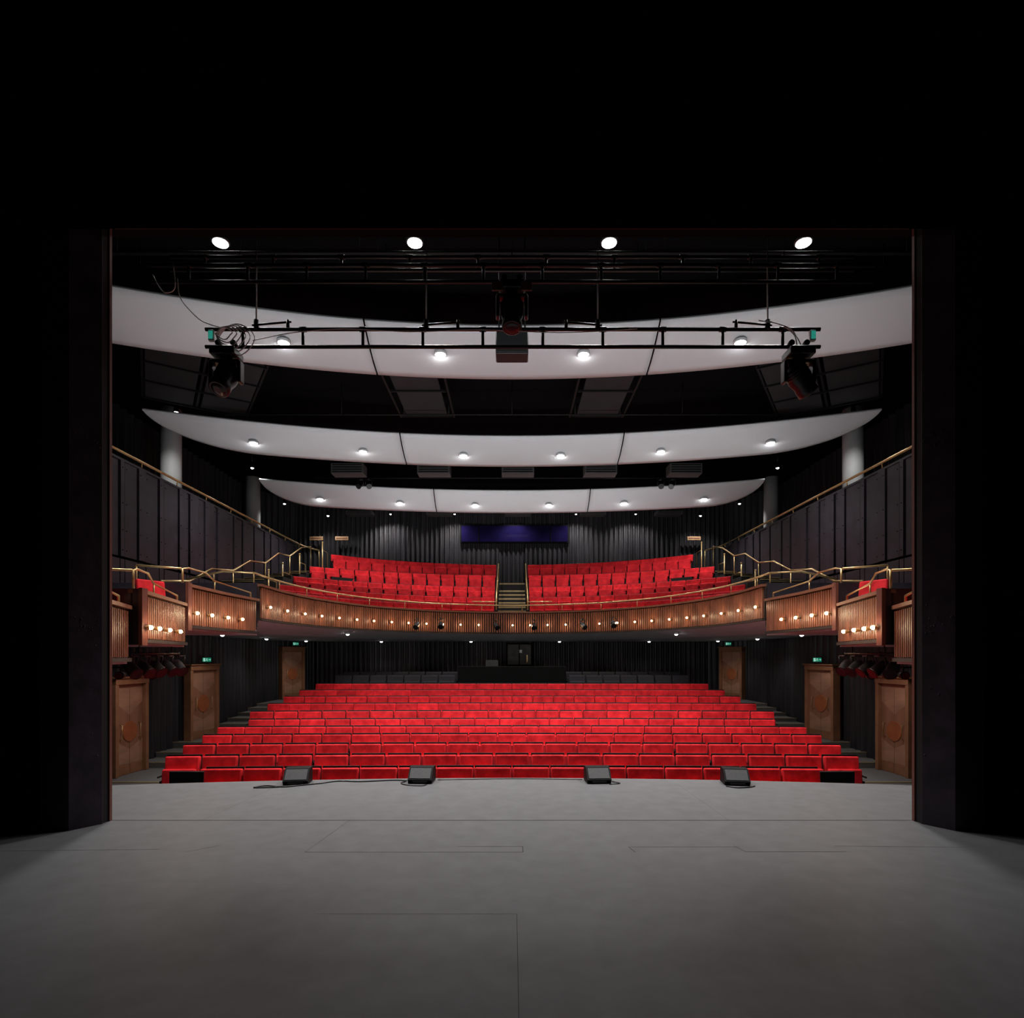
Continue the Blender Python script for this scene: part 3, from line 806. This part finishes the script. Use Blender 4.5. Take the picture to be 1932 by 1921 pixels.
for x in (-6, 0, 6): b.cyl((x, 20.75, 7.9), (x, 20.75, CZ), .01)
T(b.obj('lighting_bar', M['darksteel']), 'black lighting pipe in front of the rear reflector', 'pipe', 'lighting pipes')
for sx in (-1, 1):
    A = Vector((sx*5.72, 8.75, 1.62)); Bv = Vector((sx*5.72, 10.0, 1.62))
    b = MB(); b.cyl(A, Bv, .02)
    b.cyl((sx*5.72, 8.95, 1.62), (sx*5.72, 8.95, 1.74), .012); b.cyl((sx*5.72, 9.8, 1.62), (sx*5.72, 9.8, 1.74), .012)
    b.cyl((sx*5.6, 9.4, 1.40), (sx*6.6, 9.4, 1.40), .015); b.cyl((sx*5.72, 9.4, 1.4), (sx*5.72, 9.4, 1.62), .012)
    T(b.obj('lighting_bar', M['steel']), 'short black lighting bar beneath a side box', 'pipe', 'lighting pipes')
    for i in range(5):
        put_par(A.lerp(Bv, i/4+.0)-Vector((0, 0, .02)), -sx*random.uniform(.9, 1.7))
    for i in range(3):
        b = MB(); b.cyl((0, 0, 0), (0, -.03, 0), .05, n=14); b.cyl((0, .2, 0), (0, 0, 0), .05, r2=.065, n=14, mi=1); b.cyl((0, .1, 0), (0, .1, .14), .012, mi=1)
        o = b.obj('gel_spotlight', [M['redlens'], M['steel']]); o.location = (sx*(5.75+.27*i), 9.32, 1.27); o.rotation_euler = (0, 0, -sx*.3)
        T(o, 'black spotlight with a red gel beneath a side box', 'spotlight', 'red gel spotlights')
for t, zz in ((-.171, 2.62), (-.128, 2.66), (-.03, 2.66), (.04, 2.66), (.128, 2.64), (.182, 2.66)):
    j = min(range(len(fine)), key=lambda i: abs(fine[i][0]/fine[i][1]-t))
    put_par((fine[j][0]+fn[j][0]*.3, fine[j][1]+fn[j][1]*.3, zz+.2), random.uniform(-.6, .6))

def moving_head(loc, tilt, pan, label, s=1.0):
    b = MB(); b.box((0, 0, 0), (.30, .26, .10), bev=.02)
    for x in (-.09, .09): b.box((x, 0, .08), (.03, .05, .10)); b.cyl((x-.0, -.03, .13), (x, .03, .13), .035)
    r = b.obj('moving_head_light', M['steel']); T(r, label, 'stage light', 'moving head lights')
    b = MB()
    b.cyl((0, 0, -.05), (0, 0, -.09), .07, n=16)
    b.box((0, 0, -.10), (.36, .12, .04), bev=.012)
    for x in (-.17, .17): b.box((x, 0, -.22), (.045, .11, .26), bev=.015)
    b.obj('yoke', M['steel'], parent=r)
    b = MB(); ax = Vector((math.sin(pan)*math.sin(tilt), -math.cos(pan)*math.sin(tilt), -math.cos(tilt)))
    c = Vector((0, 0, -.27))
    b.lathe(c-ax*.17, ax, [(.05, 0), (.10, .02), (.13, .09), (.135, .2), (.115, .28), (.12, .33), (.12, .40), (.10, .41)], 20)
    for k in range(3):
        b.lathe(c-ax*(.10-k*.03), ax, [(.137, 0), (.139, .008), (.137, .014)], 20)
    hd = b.obj('head', M['steel'], parent=r)
    b = MB(); q = c+ax*.243; b.lathe(q-ax*.01, ax, [(.095, 0), (.08, .012), (.04, .02)], 20); b.obj('head_lens', M['lens'], parent=hd)
    r.location = loc; r.scale = (s, s, s); return r
moving_head((-3.42, 6.98, 5.20), .55, -.3, 'black moving head stage light hung at the truss end', 1.0)
moving_head((3.43, 6.98, 5.20), .75, 1.9, 'black moving head stage light hung at the truss end', 1.0)
moving_head((0, 6.98, 5.98), .25, 0, 'black moving head stage light hung from the truss middle', 1.0)
for x in (-.17, .17):
    b = MB(); b.box((0, 0, 0), (.13, .03, .11), bev=.006); b.cyl((0, .02, 0), (0, .1, .05), .012); o = b.obj('barn_door', M['copper']); o.location = (x, 6.84, 5.93); T(o, 'small brown metal flap beside the hanging light', 'barn door', 'brown flaps')
b = MB(); b.box((0, 0, 0), (.50, .3, .36), mi=0, bev=.02); b.box((0, -.155, 0), (.46, .01, .32), mi=1)
for x in (-.2, .2): b.cyl((x, 0, .18), (x, 0, CZ-6.36), .012, mi=0)
o = b.obj('hanging_speaker', [M['steel'], M['boxgrey']]); o.location = (0, 9, 6.36); T(o, 'boxy dark loudspeaker hung in front of the reflector', 'speaker')
b = MB()
for k in range(6):
    r = .08+.02*k; cx = -3.42+.025*k; cz = 5.42-.01*k
    b.tube([(cx+r*1.2*math.cos(a), 6.92+.01*k+.02*math.sin(3*a), cz+r*math.sin(a)*(.8+.04*k)) for a in [2*math.pi*i/24 for i in range(25)]], .0065, 6)
T(b.obj('cable_coil', M['cable']), 'pale coiled cable looped over the truss end', 'cable')
def cable(pts3, r, m, label, g=None):
    P = [Vector(p) for p in pts3]; Q = [P[0]*2-P[1]]+P+[P[-1]*2-P[-2]]; out = []
    for i in range(1, len(Q)-2):
        for k in range(8):
            t = k/8; a, bb, c, d = Q[i-1], Q[i], Q[i+1], Q[i+2]
            out.append(.5*((2*bb)+(-a+c)*t+(2*a-5*bb+4*c-d)*t*t+(-a+3*bb-3*c+d)*t**3))
    out.append(P[-1]); x = MB(); x.tube(out, r, 6); return T(x.obj('cable', m), label, 'cable', g)
cable([(-4.05, 6.97, 6.28), (-4.02, 6.95, 5.98), (-4.12, 6.95, 5.92), (-4.2, 6.96, 5.98), (-4.3, 6.97, 6.15)], .006, M['cable'], 'pale cable looping below the truss')
cable([(-4.0, 6.97, 6.1), (-3.95, 6.95, 5.85), (-3.75, 6.95, 5.62), (-3.6, 6.95, 5.54), (-3.45, 6.95, 5.5)], .006, M['cable'], 'pale cable running down to the lower truss')
cable([(3.05, 6.97, 5.60), (3.3, 6.95, 5.5), (3.4, 6.95, 5.38), (3.45, 6.95, 5.28)], .006, M['cable'], 'pale cable feeding the hanging light')
cable([(2.95, 6.97, 5.60), (3.2, 6.95, 5.54), (3.36, 6.95, 5.42), (3.4, 6.95, 5.28)], .006, M['cable'], 'pale cable feeding the hanging light')
cable([(-3.1, 6.97, 5.36), (-2.6, 6.96, 5.45), (-2, 6.97, 5.50), (-1.2, 6.96, 5.46), (-.4, 6.97, 5.49), (.6, 6.96, 5.45), (1.5, 6.97, 5.5)], .005, M['cable'], 'pale cable strung along the truss')
for x in (-3.58, 3.58):
    b = MB(); b.box((0, 0, 0), (.07, .05, .13), mi=1, bev=.01); b.box((0, -.028, 0), (.05, .01, .09), mi=0)
    o = b.obj('led_unit', [M['teal'], M['chrome']]); o.location = (x, 6.95, 5.405); T(o, 'small box with a glowing teal display on the truss', 'control unit', 'truss control units')

# ---------------------------------------------------------------- stage monitors + cables
mx = [(-2.68, 7.30), (-1.14, 7.38), (1.08, 7.38), (2.78, 7.27)]
for i, (x, y) in enumerate(mx):
    b = MB()
    prof = [(-.12, 0), (-.15, .05), (-.02, .185), (.10, .185), (.13, .16), (.13, 0)]
    vs0 = [b.bm.verts.new((-.15, p[0], p[1])) for p in prof]; vs1 = [b.bm.verts.new((.15, p[0], p[1])) for p in prof]
    b.bm.faces.new(vs0); b.bm.faces.new(vs1[::-1])
    for k in range(6): b.bm.faces.new((vs0[k], vs1[k], vs1[(k+1) % 6], vs0[(k+1) % 6]))
    o = b.obj('stage_monitor', M['darksteel']); T(o, 'black wedge stage monitor standing on the stage edge', 'speaker', 'wedge stage monitors')
    b = MB(); a = math.atan2(.135, .13)
    b.box((0, .0, 0), (.26, .15, .006), rot=Matrix.Rotation(a, 3, 'X')); g = b.obj('grille', M['grille'], parent=o); g.location = (0, -.087, .119)
    b = MB(); b.box((0, -.138, .024), (.18, .01, .025)); b.obj('badge_panel', M['vent'], parent=o)
    o.location = (x, y, 0.001); o.rotation_euler = (0, 0, (.12, -.05, .05, -.14)[i])
cable([(-2.6, 7.12, .008), (-2.75, 7.04, .008), (-3.0, 7.1, .008), (-3.1, 7.0, .008), (-2.9, 7.02, .008), (-2.7, 7.08, .008), (-2.4, 7.22, .008), (-2.2, 7.36, .008), (-1.9, 7.34, .008), (-1.5, 7.42, .008), (-1.33, 7.38, .008)], .008, M['steel'], 'black cable lying along the stage edge')
cable([(-1.05, 7.18, .008), (-1.1, 7.1, .008), (-1.3, 7.15, .008), (-1.38, 7.25, .008), (-1.34, 7.35, .008)], .006, M['steel'], 'black cable loop beside a stage monitor')
cable([(-.95, 7.44, .008), (0, 7.5, .008), (.9, 7.46, .008)], .005, M['steel'], 'thin black cable along the stage edge')
cable([(1.26, 7.34, .008), (1.34, 7.24, .008), (1.2, 7.18, .008)], .006, M['steel'], 'black cable beside a stage monitor')
cable([(2.6, 7.08, .008), (2.7, 7.0, .008), (2.85, 7.02, .008), (2.95, 7.08, .008)], .007, M['steel'], 'black cable in front of a stage monitor')

def box_chair(loc, rz):
    b = MB()
    for x in (-.2, .2):
        for y in (-.18, .18): b.cyl((x, y, 0), (x, y, .42), .015)
    for x in (-.24, .24): b.box((x, 0, .64), (.03, .4, .03), bev=.008)
    r = b.obj('box_chair', M['frame']); T(r, 'loose red upholstered chair in a side box', 'chair', 'red box chairs')
    b = MB(); b.box((0, 0, .46), (.46, .46, .09), bev=.03); b.obj('seat_cushion', M['red'], parent=r)
    b = MB(); b.box((0, .2, .78), (.48, .08, .48), rot=Matrix.Rotation(-.15, 3, 'X'), bev=.03); b.obj('backrest', M['red'], parent=r)
    r.location = loc; r.rotation_euler = (0, 0, rz)
for sx in (-1, 1):
    box_chair((sx*5.98, 9.86, 1.86), -sx*1.1)
    box_chair((sx*5.56, 7.62, 1.60), -sx*1.3)
